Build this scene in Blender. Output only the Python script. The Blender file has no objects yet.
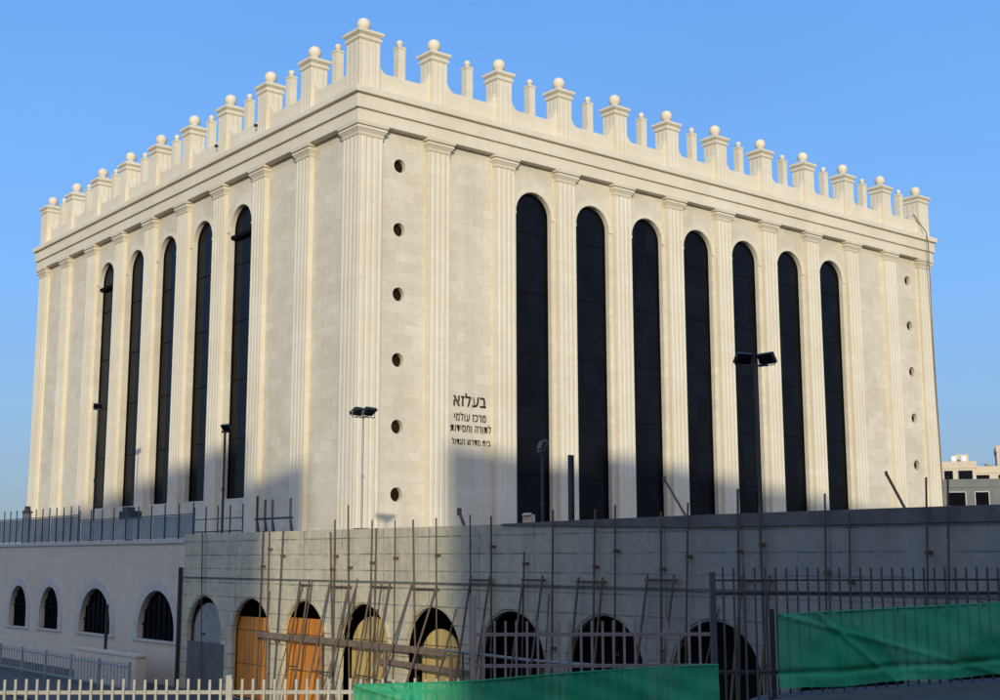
import bpy, math, random
from mathutils import Vector, Matrix
random.seed(7)
PI = math.pi
sc = bpy.context.scene
COL = sc.collection
EYE = 5.1                       # all heights below are written relative to the viewer's eye; the ground by the arcade is 0
BX, BY = 4.2, 4.51              # bay widths of the two visible facades
CAMP = Vector((-32.525, -50.208, 0.0))
YAW, PITCH, ROLL = 0.88636, 0.15765, -0.0019
HX, HY = math.cos(YAW), math.sin(YAW)          # plan direction of the view
RX, RY = HY, -HX                                # plan direction to its right

# ------------------------------------------------------------------ materials
def nt_new(name):
    m = bpy.data.materials.new(name); m.use_nodes = True
    nt = m.node_tree; nt.nodes.clear()
    out = nt.nodes.new('ShaderNodeOutputMaterial')
    b = nt.nodes.new('ShaderNodeBsdfPrincipled')
    nt.links.new(b.outputs[0], out.inputs[0])
    return m, nt, b
def N(nt, t, **kw):
    n = nt.nodes.new(t)
    for k, v in kw.items():
        if k in n.inputs.keys(): n.inputs[k].default_value = v
        else: setattr(n, k, v)
    return n
def mixc(nt, fac, a, b, blend='MIX'):
    n = nt.nodes.new('ShaderNodeMix'); n.data_type = 'RGBA'; n.blend_type = blend
    for i, v in ((0, fac), (6, a), (7, b)):
        if hasattr(v, 'is_linked') or isinstance(v, bpy.types.NodeSocket): nt.links.new(v, n.inputs[i])
        else: n.inputs[i].default_value = v if i == 0 else (v[0], v[1], v[2], 1)
    return n.outputs[2]
def ramp(nt, src, lo, hi):
    n = nt.nodes.new('ShaderNodeMapRange'); n.inputs[1].default_value = lo; n.inputs[2].default_value = hi
    nt.links.new(src, n.inputs[0]); return n.outputs[0]
def geo_pos(nt):
    return nt.nodes.new('ShaderNodeNewGeometry').outputs['Position']
def noise(nt, vec, scale, detail=4, rough=.55):
    n = nt.nodes.new('ShaderNodeTexNoise'); n.inputs['Scale'].default_value = scale
    n.inputs['Detail'].default_value = detail; n.inputs['Roughness'].default_value = rough
    nt.links.new(vec, n.inputs['Vector']); return n.outputs['Fac']
def face_uv(nt, sx=1.0, sz=1.0, sgn=1.0):
    """(x + y, z) of the surface point in metres: runs along any wall that follows x or y"""
    p = geo_pos(nt); s = nt.nodes.new('ShaderNodeSeparateXYZ'); nt.links.new(p, s.inputs[0])
    a = nt.nodes.new('ShaderNodeMath'); nt.links.new(s.outputs[0], a.inputs[0]); nt.links.new(s.outputs[1], a.inputs[1])
    c = nt.nodes.new('ShaderNodeCombineXYZ'); nt.links.new(a.outputs[0], c.inputs[0]); nt.links.new(s.outputs[2], c.inputs[1])
    return c.outputs[0], p
def bump(nt, b, h, strength, dist=.02):
    n = nt.nodes.new('ShaderNodeBump'); n.inputs['Strength'].default_value = strength; n.inputs['Distance'].default_value = dist
    nt.links.new(h, n.inputs['Height']); nt.links.new(n.outputs[0], b.inputs['Normal'])
def streaks(nt, p, sx, sz):
    m = nt.nodes.new('ShaderNodeMapping'); m.inputs['Scale'].default_value = (sx, sx, sz); nt.links.new(p, m.inputs[0])
    return noise(nt, m.outputs[0], 1.0, 5, .6)

def stone(name, c1, c2, bw=1.05, bh=.5, contrast=.6, mortar=.55, rough=.85, dirt=.25):
    m, nt, b = nt_new(name); uv, p = face_uv(nt)
    br = N(nt, 'ShaderNodeTexBrick'); nt.links.new(uv, br.inputs[0])
    br.inputs['Color1'].default_value = (0, 0, 0, 1); br.inputs['Color2'].default_value = (1, 1, 1, 1)
    br.inputs['Mortar'].default_value = (.5, .5, .5, 1)
    br.inputs['Scale'].default_value = 1; br.inputs['Mortar Size'].default_value = .012; br.inputs['Mortar Smooth'].default_value = .4
    br.inputs['Brick Width'].default_value = bw; br.inputs['Row Height'].default_value = bh
    n1 = noise(nt, p, .35, 5, .6); n2 = noise(nt, p, 3.5, 6, .65)
    f1 = N(nt, 'ShaderNodeMath', operation='MULTIPLY_ADD'); nt.links.new(br.outputs['Color'], f1.inputs[0]); f1.inputs[1].default_value = contrast * .55
    nt.links.new(ramp(nt, n1, .3, .7), f1.inputs[2])
    f = N(nt, 'ShaderNodeMath', operation='MULTIPLY'); nt.links.new(f1.outputs[0], f.inputs[0]); f.inputs[1].default_value = .65; f.use_clamp = True
    col = mixc(nt, f.outputs[0], c1, c2)
    d = ramp(nt, n2, .35, .75)
    dm = N(nt, 'ShaderNodeMath', operation='MULTIPLY'); nt.links.new(d, dm.inputs[0]); dm.inputs[1].default_value = dirt
    col = mixc(nt, dm.outputs[0], col, [x * .78 for x in c1])
    st = ramp(nt, streaks(nt, p, 1.3, .07), .52, .8)
    sm = N(nt, 'ShaderNodeMath', operation='MULTIPLY'); nt.links.new(st, sm.inputs[0]); sm.inputs[1].default_value = dirt * .9
    col = mixc(nt, sm.outputs[0], col, (c1[0] * .7, c1[1] * .68, c1[2] * .66))
    yp = N(nt, 'ShaderNodeMath', operation='MULTIPLY'); nt.links.new(ramp(nt, noise(nt, p, .8, 7, .7), .5, .72), yp.inputs[0]); yp.inputs[1].default_value = .45
    col = mixc(nt, yp.outputs[0], col, (c1[0] * 1.02, c1[1] * .96, c1[2] * .80))
    mm = N(nt, 'ShaderNodeMath', operation='MULTIPLY'); nt.links.new(br.outputs['Fac'], mm.inputs[0]); mm.inputs[1].default_value = mortar
    col = mixc(nt, mm.outputs[0], col, [x * .62 for x in c1])
    nt.links.new(col, b.inputs['Base Color']); b.inputs['Roughness'].default_value = rough
    bump(nt, b, n2, .25, .02)
    return m
def plain(name, c, rough=.6, metal=0.0, var=.25, scale=6.0, c2=None, bumpy=.1):
    m, nt, b = nt_new(name); p = geo_pos(nt)
    n = noise(nt, p, scale, 5, .6)
    col = mixc(nt, ramp(nt, n, .3, .72), c, c2 or [x * (1 - var) for x in c])
    nt.links.new(col, b.inputs['Base Color']); b.inputs['Roughness'].default_value = rough; b.inputs['Metallic'].default_value = metal
    if bumpy: bump(nt, b, n, bumpy, .01)
    return m
def concrete(name):
    """board-marked site concrete: lifts of shuttering, tie-hole stains and drips"""
    m, nt, b = nt_new(name); uv, p = face_uv(nt)
    nz = nt.nodes.new('ShaderNodeTexNoise'); nz.inputs['Scale'].default_value = 1.2; nz.inputs['Detail'].default_value = 4; nt.links.new(p, nz.inputs['Vector'])
    wv = nt.nodes.new('ShaderNodeVectorMath'); wv.operation = 'MULTIPLY_ADD'; nt.links.new(nz.outputs['Color'], wv.inputs[0]); wv.inputs[1].default_value = (.035, .035, 0); nt.links.new(uv, wv.inputs[2])
    br = N(nt, 'ShaderNodeTexBrick'); nt.links.new(wv.outputs[0], br.inputs[0]); br.offset = 0.0
    br.inputs['Color1'].default_value = (0, 0, 0, 1); br.inputs['Color2'].default_value = (1, 1, 1, 1); br.inputs['Mortar'].default_value = (.5, .5, .5, 1)
    br.inputs['Scale'].default_value = 1; br.inputs['Mortar Size'].default_value = .032; br.inputs['Mortar Smooth'].default_value = .8
    br.inputs['Brick Width'].default_value = 2.45; br.inputs['Row Height'].default_value = .52
    n1 = noise(nt, p, .55, 6, .62); n2 = noise(nt, p, 4.2, 7, .68)
    col = mixc(nt, ramp(nt, n1, .3, .7), (.56, .50, .345), (.42, .385, .275))
    f = N(nt, 'ShaderNodeMath', operation='MULTIPLY'); nt.links.new(br.outputs['Color'], f.inputs[0]); f.inputs[1].default_value = .3
    col = mixc(nt, f.outputs[0], col, (.58, .52, .36))
    st = ramp(nt, streaks(nt, p, 2.4, .22), .5, .78)
    sm = N(nt, 'ShaderNodeMath', operation='MULTIPLY'); nt.links.new(st, sm.inputs[0]); sm.inputs[1].default_value = .4
    col = mixc(nt, sm.outputs[0], col, (.20, .18, .13))
    d = N(nt, 'ShaderNodeMath', operation='MULTIPLY'); nt.links.new(ramp(nt, n2, .45, .75), d.inputs[0]); d.inputs[1].default_value = .35
    col = mixc(nt, d.outputs[0], col, (.19, .175, .13))
    mm = N(nt, 'ShaderNodeMath', operation='MULTIPLY'); nt.links.new(br.outputs['Fac'], mm.inputs[0]); mm.inputs[1].default_value = .9
    mj = N(nt, 'ShaderNodeMath', operation='MULTIPLY'); nt.links.new(mm.outputs[0], mj.inputs[0]); nt.links.new(ramp(nt, noise(nt, p, 1.1, 5, .7), .36, .58), mj.inputs[1])
    col = mixc(nt, mj.outputs[0], col, (.10, .095, .08))
    nt.links.new(col, b.inputs['Base Color']); b.inputs['Roughness'].default_value = .9
    # shade painted into the colour: darker and bluer towards the south end
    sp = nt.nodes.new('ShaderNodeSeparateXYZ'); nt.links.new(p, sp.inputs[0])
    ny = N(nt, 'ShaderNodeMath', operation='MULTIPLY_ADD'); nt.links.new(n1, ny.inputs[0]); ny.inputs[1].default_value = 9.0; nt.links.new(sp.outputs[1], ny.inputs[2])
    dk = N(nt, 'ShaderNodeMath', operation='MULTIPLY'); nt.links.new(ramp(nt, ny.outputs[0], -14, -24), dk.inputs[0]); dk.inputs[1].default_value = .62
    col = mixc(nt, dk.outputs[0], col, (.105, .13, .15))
    n5 = noise(nt, p, 1.6, 8, .72)
    d5 = N(nt, 'ShaderNodeMath', operation='MULTIPLY'); nt.links.new(ramp(nt, n5, .5, .68), d5.inputs[0]); d5.inputs[1].default_value = .35
    col = mixc(nt, d5.outputs[0], col, (.15, .14, .115))
    nt.links.new(col, b.inputs['Base Color'])
    bump(nt, b, n5, .9, .05)
    return m
def glass(name, c, rough=.06):
    m, nt, b = nt_new(name); p = geo_pos(nt)
    n = noise(nt, p, .8, 3, .5)
    col = mixc(nt, ramp(nt, n, .3, .7), c, [x * .6 for x in c])
    uv, _ = face_uv(nt); br = N(nt, 'ShaderNodeTexBrick'); nt.links.new(uv, br.inputs[0]); br.offset = 0.0
    br.inputs['Color1'].default_value = (0, 0, 0, 1); br.inputs['Color2'].default_value = (1, 1, 1, 1); br.inputs['Scale'].default_value = 1
    br.inputs['Brick Width'].default_value = .8; br.inputs['Row Height'].default_value = 1.58; br.inputs['Mortar Size'].default_value = 0
    fb = N(nt, 'ShaderNodeMath', operation='MULTIPLY'); nt.links.new(br.outputs['Color'], fb.inputs[0]); fb.inputs[1].default_value = .55
    col = mixc(nt, fb.outputs[0], col, (.002, .002, .003))
    nt.links.new(col, b.inputs['Base Color']); b.inputs['Roughness'].default_value = rough
    b.inputs['Specular IOR Level'].default_value = .06
    bump(nt, b, noise(nt, p, .45, 2, .5), .12, .12)
    return m
def ply(name, c1, c2):
    m, nt, b = nt_new(name); p = geo_pos(nt)
    g = streaks(nt, p, 5.0, .6)
    br = N(nt, 'ShaderNodeTexBrick'); uv, _ = face_uv(nt); nt.links.new(uv, br.inputs[0]); br.offset = 0.0
    br.inputs['Scale'].default_value = 1; br.inputs['Brick Width'].default_value = .62; br.inputs['Row Height'].default_value = 1.22; br.inputs['Mortar Size'].default_value = .014
    col = mixc(nt, ramp(nt, g, .3, .72), c1, c2)
    col = mixc(nt, br.outputs['Fac'], col, (.05, .025, .01))
    nt.links.new(col, b.inputs['Base Color']); b.inputs['Roughness'].default_value = .55
    return m

M = {}
M['stone'] = stone('limestone', (.50, .445, .338), (.665, .608, .49), contrast=1.25, mortar=.3, dirt=.33)
M['trim'] = stone('dressed_limestone', (.58, .517, .39), (.70, .64, .508), bw=1.6, bh=.62, contrast=.6, mortar=.24, dirt=.2)
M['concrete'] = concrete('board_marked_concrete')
M['dark_concrete'] = plain('coping_concrete', (.13, .13, .12), .9, 0, .4, 2.5)
M['annex'] = stone('grey_limestone', (.55, .465, .345), (.68, .585, .445), bw=.7, bh=.3, contrast=.7, mortar=.3, dirt=.3)
M['annex_trim'] = plain('pale_stone_trim', (.52, .49, .43), .85, 0, .2, 3)
M['glass'] = glass('dark_glazing', (.007, .008, .012))
M['glass_brown'] = glass('porthole_glazing', (.03, .018, .008), .15)
M['frame'] = plain('dark_window_frame', (.004, .0045, .006), .75, 0, .2, bumpy=0)
M['frame'].node_tree.nodes['Principled BSDF'].inputs['Specular IOR Level'].default_value = .05
M['letter'] = plain('bronze_lettering', (.035, .018, .008), .45, .3, .2)
M['steel'] = plain('weathered_steel', (.09, .075, .06), .65, .4, .5, 14, (.13, .075, .04))
M['galv'] = plain('galvanised_steel', (.30, .30, .29), .5, .6, .3, 10)
M['dark_steel'] = plain('dark_painted_steel', (.022, .024, .03), .5, .2, .3)
M['cream'] = plain('cream_fence_paint', (.36, .34, .28), .5, 0, .3, 9)
M['mauve'] = plain('grey_fence_paint', (.24, .205, .20), .55, 0, .3, 9)
M['timber'] = plain('grey_timber', (.21, .15, .10), .8, 0, .5, 7)
M['orange'] = ply('orange_film_plywood', (.66, .24, .022), (.46, .15, .012))
M['tan'] = ply('tan_plywood', (.58, .41, .15), (.43, .29, .09))
M['plaster'] = plain('pale_block_infill', (.29, .29, .28), .9, 0, .3, 4)
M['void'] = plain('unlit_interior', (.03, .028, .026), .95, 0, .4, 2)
M['hoard'] = plain('grey_blue_hoarding', (.27, .30, .315), .6, 0, .3, 1.2)
M['terrace'] = plain('terrace_slab', (.22, .21, .19), .9, 0, .3, .8)
M['white'] = plain('white_tank', (.75, .75, .73), .4, 0, .1)
M['house_a'] = stone('town_stone', (.50, .42, .30), (.58, .50, .37), bw=.8, bh=.4, contrast=.6, mortar=.2, dirt=.25)
M['house_b'] = stone('pink_town_stone', (.52, .41, .31), (.58, .47, .37), bw=.8, bh=.4, contrast=.6, mortar=.2, dirt=.25)
M['house_c'] = stone('grey_town_stone', (.36, .35, .33), (.44, .43, .40), bw=.8, bh=.4, contrast=.6, mortar=.2, dirt=.25)
M['shade_grey'] = plain('shade_toned_render', (.17, .175, .17), .9, 0, .35, .6)  # dark blue-grey stands in for shade on the low house
M['blue_steel'] = plain('blue_grey_steel', (.055, .066, .08), .55, .1, .3)
M['card'] = plain('cardboard', (.62, .45, .30), .8, 0, .3)

def tarp_mat():
    m, nt, b = nt_new('green_tarpaulin'); p = geo_pos(nt)
    n = noise(nt, p, 2.2, 5, .6)
    col = mixc(nt, ramp(nt, n, .3, .7), (.012, .36, .17), (.02, .26, .135))
    n3 = noise(nt, p, 13, 4, .7)
    d = N(nt, 'ShaderNodeMath', operation='MULTIPLY'); nt.links.new(ramp(nt, n3, .55, .8), d.inputs[0]); d.inputs[1].default_value = .35
    col = mixc(nt, d.outputs[0], col, (.10, .42, .26))
    nt.links.new(col, b.inputs['Base Color']); b.inputs['Roughness'].default_value = .62; b.inputs['Alpha'].default_value = .82; b.inputs['Specular IOR Level'].default_value = .25
    bump(nt, b, n3, .35, .01)
    return m
M['tarp'] = tarp_mat()
def ground_mat():
    m, nt, b = nt_new('site_ground'); p = geo_pos(nt)
    n = noise(nt, p, .35, 7, .65); n2 = noise(nt, p, 6, 5, .7)
    col = mixc(nt, ramp(nt, n, .35, .65), (.075, .065, .05), (.045, .042, .036))
    col = mixc(nt, ramp(nt, n2, .55, .8), col, (.11, .095, .07))
    nt.links.new(col, b.inputs['Base Color']); b.inputs['Roughness'].default_value = .95
    bump(nt, b, n2, .7, .05)
    return m
M['ground'] = ground_mat()
def asphalt_mat():
    m, nt, b = nt_new('asphalt'); p = geo_pos(nt)
    n = noise(nt, p, .8, 6, .6); n2 = noise(nt, p, 60, 3, .7)
    col = mixc(nt, ramp(nt, n, .3, .7), (.05, .048, .045), (.026, .026, .026))
    col = mixc(nt, ramp(nt, n2, .6, .85), col, (.11, .11, .105))
    nt.links.new(col, b.inputs['Base Color']); b.inputs['Roughness'].default_value = .75
    bump(nt, b, n2, .4, .008)
    return m
M['asphalt'] = asphalt_mat()
M['paving'] = plain('pavement_slabs', (.075, .075, .075), .85, 0, .3, 2.5)
M['kerb'] = plain('kerb_stone', (.11, .11, .105), .85, 0, .3, 5)

# ------------------------------------------------------------------ mesh builder
class MB:
    def __init__(s): s.v = []; s.f = []; s.sm = []
    def add(s, vs, fs, smooth=False):
        o = len(s.v); s.v += [tuple(p) for p in vs]; s.f += [tuple(i + o for i in f) for f in fs]; s.sm += [smooth] * len(fs)
    def quad(s, a, b, c, d): s.add([a, b, c, d], [(0, 1, 2, 3)])
    def box(s, x0, x1, y0, y1, z0, z1):
        v = [(x, y, z) for z in (z0, z1) for y in (y0, y1) for x in (x0, x1)]
        s.add(v, [(0, 2, 3, 1), (4, 5, 7, 6), (0, 1, 5, 4), (2, 6, 7, 3), (0, 4, 6, 2), (1, 3, 7, 5)])
    def obox(s, c, ux, uy, uz, hx, hy, hz):
        c = Vector(c); ux, uy, uz = Vector(ux).normalized() * hx, Vector(uy).normalized() * hy, Vector(uz).normalized() * hz
        v = [c + a * ux + b * uy + d * uz for d in (-1, 1) for b in (-1, 1) for a in (-1, 1)]
        s.add(v, [(0, 2, 3, 1), (4, 5, 7, 6), (0, 1, 5, 4), (2, 6, 7, 3), (0, 4, 6, 2), (1, 3, 7, 5)])
    def tube(s, pts, r, n=8, caps=True):
        pts = [Vector(p) for p in pts]; rings = []
        for i, p in enumerate(pts):
            d = (pts[min(i + 1, len(pts) - 1)] - pts[max(i - 1, 0)]).normalized()
            u = d.cross(Vector((0, 0, 1)) if abs(d.z) < .9 else Vector((1, 0, 0))).normalized(); w = d.cross(u)
            rings.append([p + (u * math.cos(2 * PI * k / n) + w * math.sin(2 * PI * k / n)) * r for k in range(n)])
        v = [q for ring in rings for q in ring]; f = []
        for i in range(len(pts) - 1):
            for k in range(n):
                k2 = (k + 1) % n; f.append((i * n + k, i * n + k2, (i + 1) * n + k2, (i + 1) * n + k))
        s.add(v, f, True)
        if caps:
            s.add(rings[0], [tuple(range(n))]); s.add(rings[-1], [tuple(range(n))])
    def lathe(s, prof, c=(0, 0, 0), n=24):
        v = []; f = []
        for r, z in prof:
            v += [(c[0] + r * math.cos(2 * PI * k / n), c[1] + r * math.sin(2 * PI * k / n), c[2] + z) for k in range(n)]
        for i in range(len(prof) - 1):
            for k in range(n):
                k2 = (k + 1) % n; f.append((i * n + k, i * n + k2, (i + 1) * n + k2, (i + 1) * n + k))
        s.add(v, f, True)
    def prism(s, poly, z0, z1):
        n = len(poly)
        s.add([(x, y, z0) for x, y in poly] + [(x, y, z1) for x, y in poly],
              [tuple(range(n))[::-1], tuple(range(n, 2 * n))] + [(i, (i + 1) % n, n + (i + 1) % n, n + i) for i in range(n)])
    def frustum(s, w0, z0, w1, z1):
        v = [(a * w / 2, b * w / 2, z) for w, z in ((w0, z0), (w1, z1)) for a, b in ((-1, -1), (1, -1), (1, 1), (-1, 1))]
        s.add(v, [(3, 2, 1, 0), (4, 5, 6, 7), (0, 1, 5, 4), (1, 2, 6, 5), (2, 3, 7, 6), (3, 0, 4, 7)])
    def mesh(s, name, mat):
        me = bpy.data.meshes.new(name); me.from_pydata(s.v, [], s.f); me.materials.append(mat)
        me.polygons.foreach_set('use_smooth', s.sm); me.update(); return me
def link(name, me, parent=None, loc=(0, 0, 0), rz=0.0):
    o = bpy.data.objects.new(name, me); COL.objects.link(o); o.parent = parent; o.location = loc; o.rotation_euler = (0, 0, rz); return o
def part(name, mb, mat, parent, loc=(0, 0, 0), rz=0.0):
    return link(name, mb.mesh(name, mat), parent, loc, rz)
def tag(o, label, cat, group=None):
    o['label'] = label; o['category'] = cat
    if group: o['group'] = group
    return o
def thing(name, label, cat, loc=(0, 0, 0), rz=0.0, group=None):
    """Empty at the thing's base; loc z is relative to the eye"""
    o = bpy.data.objects.new(name, None); COL.objects.link(o)
    o.location = (loc[0], loc[1], loc[2] + EYE); o.rotation_euler = (0, 0, rz); o.empty_display_size = .3
    return tag(o, label, cat, group)
def dup(root, loc, label, rz=None, group=None):
    r = root.copy(); COL.objects.link(r); r.location = (loc[0], loc[1], loc[2] + EYE)
    if rz is not None: r.rotation_euler = (0, 0, rz)
    r['label'] = label
    for ch in list(root.children):
        c = ch.copy(); COL.objects.link(c); c.parent = r
        for g in list(ch.children):
            d = g.copy(); COL.objects.link(d); d.parent = c
    return r
def structure(name, mb, mat):
    o = link(name, mb.mesh(name, mat), None, (0, 0, EYE)); o['kind'] = 'structure'; return o
def fp(a, d, z):
    """a m to the right of and d m in front of the viewer"""
    return Vector((CAMP.x + HX * d + RX * a, CAMP.y + HY * d + RY * a, z))

# ------------------------------------------------------------------ pierced wall
def arc(c, zs, r, n=20, a0=PI, a1=0.0, rz=None):
    rz = rz or r
    return [(c + r * math.cos(a0 + (a1 - a0) * i / n), zs + rz * math.sin(a0 + (a1 - a0) * i / n)) for i in range(n + 1)]
def pierced(mb, P, s0, s1, z0, z1, cols, depth, mbr=None):
    """cols: ('arch', c, hw, zb, zs, rise) or ('rounds', c, r, [z...]); P(s, z, d) -> point"""
    mbr = mbr or mb; cur = s0
    for col in sorted(cols, key=lambda q: q[1]):
        c, hw = col[1], col[2]
        mb.quad(P(cur, z0, 0), P(c - hw, z0, 0), P(c - hw, z1, 0), P(cur, z1, 0)); cur = c + hw
        if col[0] == 'arch':
            zb, zs, rise = col[3:6]
            if zb > z0: mb.quad(P(c - hw, z0, 0), P(c + hw, z0, 0), P(c + hw, zb, 0), P(c - hw, zb, 0))
            A = arc(c, zs, hw, 24, rz=rise)
            for (sa, za), (sb, zb2) in zip(A, A[1:]): mb.quad(P(sa, za, 0), P(sb, zb2, 0), P(sb, z1, 0), P(sa, z1, 0))
            out = [(c - hw, zb)] + A + [(c + hw, zb)]
            for (sa, za), (sb, zb2) in zip(out, out[1:] + out[:1]): mbr.quad(P(sa, za, 0), P(sb, zb2, 0), P(sb, zb2, depth), P(sa, za, depth))
        else:
            zz = sorted(col[3]); cuts = [z0] + [(a + b) / 2 for a, b in zip(zz, zz[1:])] + [z1]
            for i, zc in enumerate(zz):
                for (a0, a1, ze) in ((PI, 0, cuts[i + 1]), (-PI, 0, cuts[i])):
                    A = arc(c, zc, hw, 12, a0, a1)
                    for (sa, za), (sb, zb2) in zip(A, A[1:]):
                        mb.quad(P(sa, za, 0), P(sb, zb2, 0), P(sb, ze, 0), P(sa, ze, 0))
                        mbr.quad(P(sa, za, 0), P(sb, zb2, 0), P(sb, zb2, depth), P(sa, za, depth))
    mb.quad(P(cur, z0, 0), P(s1, z0, 0), P(s1, z1, 0), P(cur, z1, 0))

# ================================================================== THE GREAT STONE BUILDING
NX, NY = 11, 9
X1, Y1 = NX * BX, NY * BY
W = .25                                     # wall face stands .25 outside the pier centre lines
ZB, ZS, ZC, ZP = -5.1, 20.25, 22.1, 23.02   # base, soffit, cornice top, parapet top
bld = thing('stone_building', 'huge cream limestone hall with tall dark arched windows and ball-topped battlements', 'building', (0, 0, -5.1))
L = 5.1                                     # eye-relative z -> local z of the building
PR = lambda s, z, d: (s, -W + d, z + L)
PL = lambda s, z, d: (-W + d, s, z + L)
RW_C = [(i + .5) * BX + .02 for i in range(2, 9)]
LW_C = [(i + .5) * BY + .12 for i in range(2, 7)]
HW, ZSPR, ZAP = 1.2, 17.62, 18.8
HOLES = [18.62 - 3.155 * k for k in range(6)]
mb = MB()
pierced(mb, PR, -W, X1 + W, ZB, ZS + .1, [('arch', c, HW, .9, ZSPR, ZAP - ZSPR) for c in RW_C] +
        [('rounds', 2.02, .335, HOLES), ('rounds', X1 - 1.9, .335, HOLES)], .32)
part('wall', mb, M['stone'], bld)
mb = MB()
pierced(mb, PL, -W, Y1 + W, ZB, ZS + .1, [('arch', c, HW, 3.02, ZSPR, ZAP - ZSPR) for c in LW_C], .32)
part('wall', mb, M['stone'], bld)
mb = MB()
mb.quad((X1 + W, -W, 0), (X1 + W, Y1 + W, 0), (X1 + W, Y1 + W, ZS + L), (X1 + W, -W, ZS + L))
mb.quad((-W, Y1 + W, 0), (X1 + W, Y1 + W, 0), (X1 + W, Y1 + W, ZS + L), (-W, Y1 + W, ZS + L))
part('wall', mb, M['stone'], bld)

# cornice: a mitred loop
prof = [(.2, ZS), (.70, ZS), (.70, 20.80), (.66, 20.81), (.66, 20.87), (.80, 20.89), (.80, 21.48), (.76, 21.49), (.76, 21.55), (.94, 21.59),
        (.96, 21.64), (.96, 21.86), (.90, 21.93), (.62, 22.06), (.30, ZC + .04), (-.3, ZC + .04)]
def loop(o): return [(-o, -o), (X1 + o, -o), (X1 + o, Y1 + o), (-o, Y1 + o)]
mb = MB()
for (o0, z0), (o1, z1) in zip(prof, prof[1:]):
    A, B_ = loop(o0), loop(o1)
    for i in range(4):
        j = (i + 1) % 4
        mb.quad((*A[i], z0 + L), (*A[j], z0 + L), (*B_[j], z1 + L), (*B_[i], z1 + L))
part('cornice', mb, M['trim'], bld)
mb = MB(); mb.box(-.2, X1 + .2, -.2, Y1 + .2, 21.7 + L, 21.9 + L)
part('roof', mb, M['terrace'], bld)

# parapet with sweeps up to every pier
def contour(npier, bay, hw, hwc):
    pts = []
    for i in range(npier):
        c = i * bay; h = hwc if i in (0, npier - 1) else hw
        sw = [(h + .62 * t, .70 * (1 - math.sin(t * PI / 2)) ** 1.15) for t in [k / 8 for k in range(9)]]
        if i > 0: pts += [(c - s, ZP + q) for s, q in reversed(sw)]
        if i < npier - 1: pts += [(c + s, ZP + q) for s, q in sw]
    return pts
def parapet(P, npier, bay):
    mb = MB(); c = contour(npier, bay, .47, .57); z0 = ZC - .1
    for (sa, za), (sb, zb) in zip(c, c[1:]):
        if sb - sa < 1e-6 or (za > ZP + .65 and zb > ZP + .65): zb2 = zb
        mb.quad(P(sa, z0, 0), P(sb, z0, 0), P(sb, zb, 0), P(sa, za, 0))
        mb.quad(P(sa, z0, .5), P(sb, z0, .5), P(sb, zb, .5), P(sa, za, .5))
        mb.quad(P(sa, za, 0), P(sb, zb, 0), P(sb, zb, .5), P(sa, za, .5))
    return mb
part('parapet', parapet(lambda s, z, d: (s, -.30 + d, z + L), NX + 1, BX), M['trim'], bld)
part('parapet', parapet(lambda s, z, d: (-.30 + d, s, z + L), NY + 1, BY), M['trim'], bld)
part('parapet', parapet(lambda s, z, d: (s, Y1 + .30 - d, z + L), NX + 1, BX), M['trim'], bld)
part('parapet', parapet(lambda s, z, d: (X1 + .30 - d, s, z + L), NY + 1, BY), M['trim'], bld)

def fluted(w, n, gw, gd, P):
    """half cross-section outline of a fluted face, from left to right, at y = -P"""
    pts = [(-w / 2, 0), (-w / 2, -P)]
    pitch = w / n
    for k in range(n):
        c = -w / 2 + pitch * (k + .5)
        pts.append((c - gw / 2, -P))
        for q in (.25, .5, .75): pts.append((c - gw / 2 + gw * q, -P + gd * math.sin(q * PI)))
        pts.append((c + gw / 2, -P))
    pts += [(w / 2, -P), (w / 2, 0)]
    return pts
def pier_meshes(w):
    body = MB(); pts = []
    f = fluted(w, 3, w * .14, .014, w / 2)[1:-1]
    for k in range(4):
        ca, sa = math.cos(k * PI / 2), math.sin(k * PI / 2)
        pts += [(x * ca - y * sa, x * sa + y * ca) for x, y in f[:-1]]
    body.prism(pts, 0, 2.27)
    cap = MB()
    cap.frustum(w + .02, 2.27, w + .16, 2.34); cap.frustum(w + .16, 2.34, w + .16, 2.44)
    cap.frustum(w + .03, 2.44, w + .03, 2.52); cap.frustum(w + .05, 2.52, w + .30, 2.64); cap.frustum(w + .30, 2.64, w + .30, 2.76)
    cap.frustum(w + .26, 2.76, .5, 2.95)
    ball = MB()
    ball.lathe([(.22, 2.9), (.2, 3.0)] + [(.335 * math.cos(a), 3.27 + .335 * math.sin(a)) for a in [-1.0 + (1.0 + PI / 2) * i / 12 for i in range(12)]] + [(.001, 3.605)], n=20)
    return body.mesh('parapet_pier', M['trim']), cap.mesh('pier_cap', M['trim']), ball.mesh('ball_finial', M['trim'])
PM, PC = pier_meshes(.95), pier_meshes(1.16)
def put_pier(x, y, corner=False):
    a, b, c = PC if corner else PM
    o = link('parapet_pier', a, bld, (x, y, ZC - .02 + L)); link('pier_cap', b, o); link('ball_finial', c, o)
slim = MB(); w = .41
slim.frustum(w, 0, w, 2.55); slim.frustum(w + .01, 2.50, w + .06, 2.54); slim.frustum(w + .06, 2.54, w + .06, 2.62); slim.frustum(w + .03, 2.62, .2, 2.70)
slimb = MB(); slimb.lathe([(.1, 2.66)] + [(.17 * math.cos(a), 2.85 + .17 * math.sin(a)) for a in [-.9 + (.9 + PI / 2) * i / 8 for i in range(8)]] + [(.001, 3.02)], n=14)
SM, SB = slim.mesh('slim_pillar', M['trim']), slimb.mesh('ball_finial', M['trim'])
for i in range(NX + 1):
    for y in (0, Y1): put_pier(i * BX, y, i in (0, NX))
for i in range(1, NY):
    for x in (0, X1): put_pier(x, i * BY)
for i in range(NX):
    for y in (0, Y1): o = link('slim_pillar', SM, bld, ((i + .5) * BX, y - .02, ZC - .02 + L)); link('ball_finial', SB, o)
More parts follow.
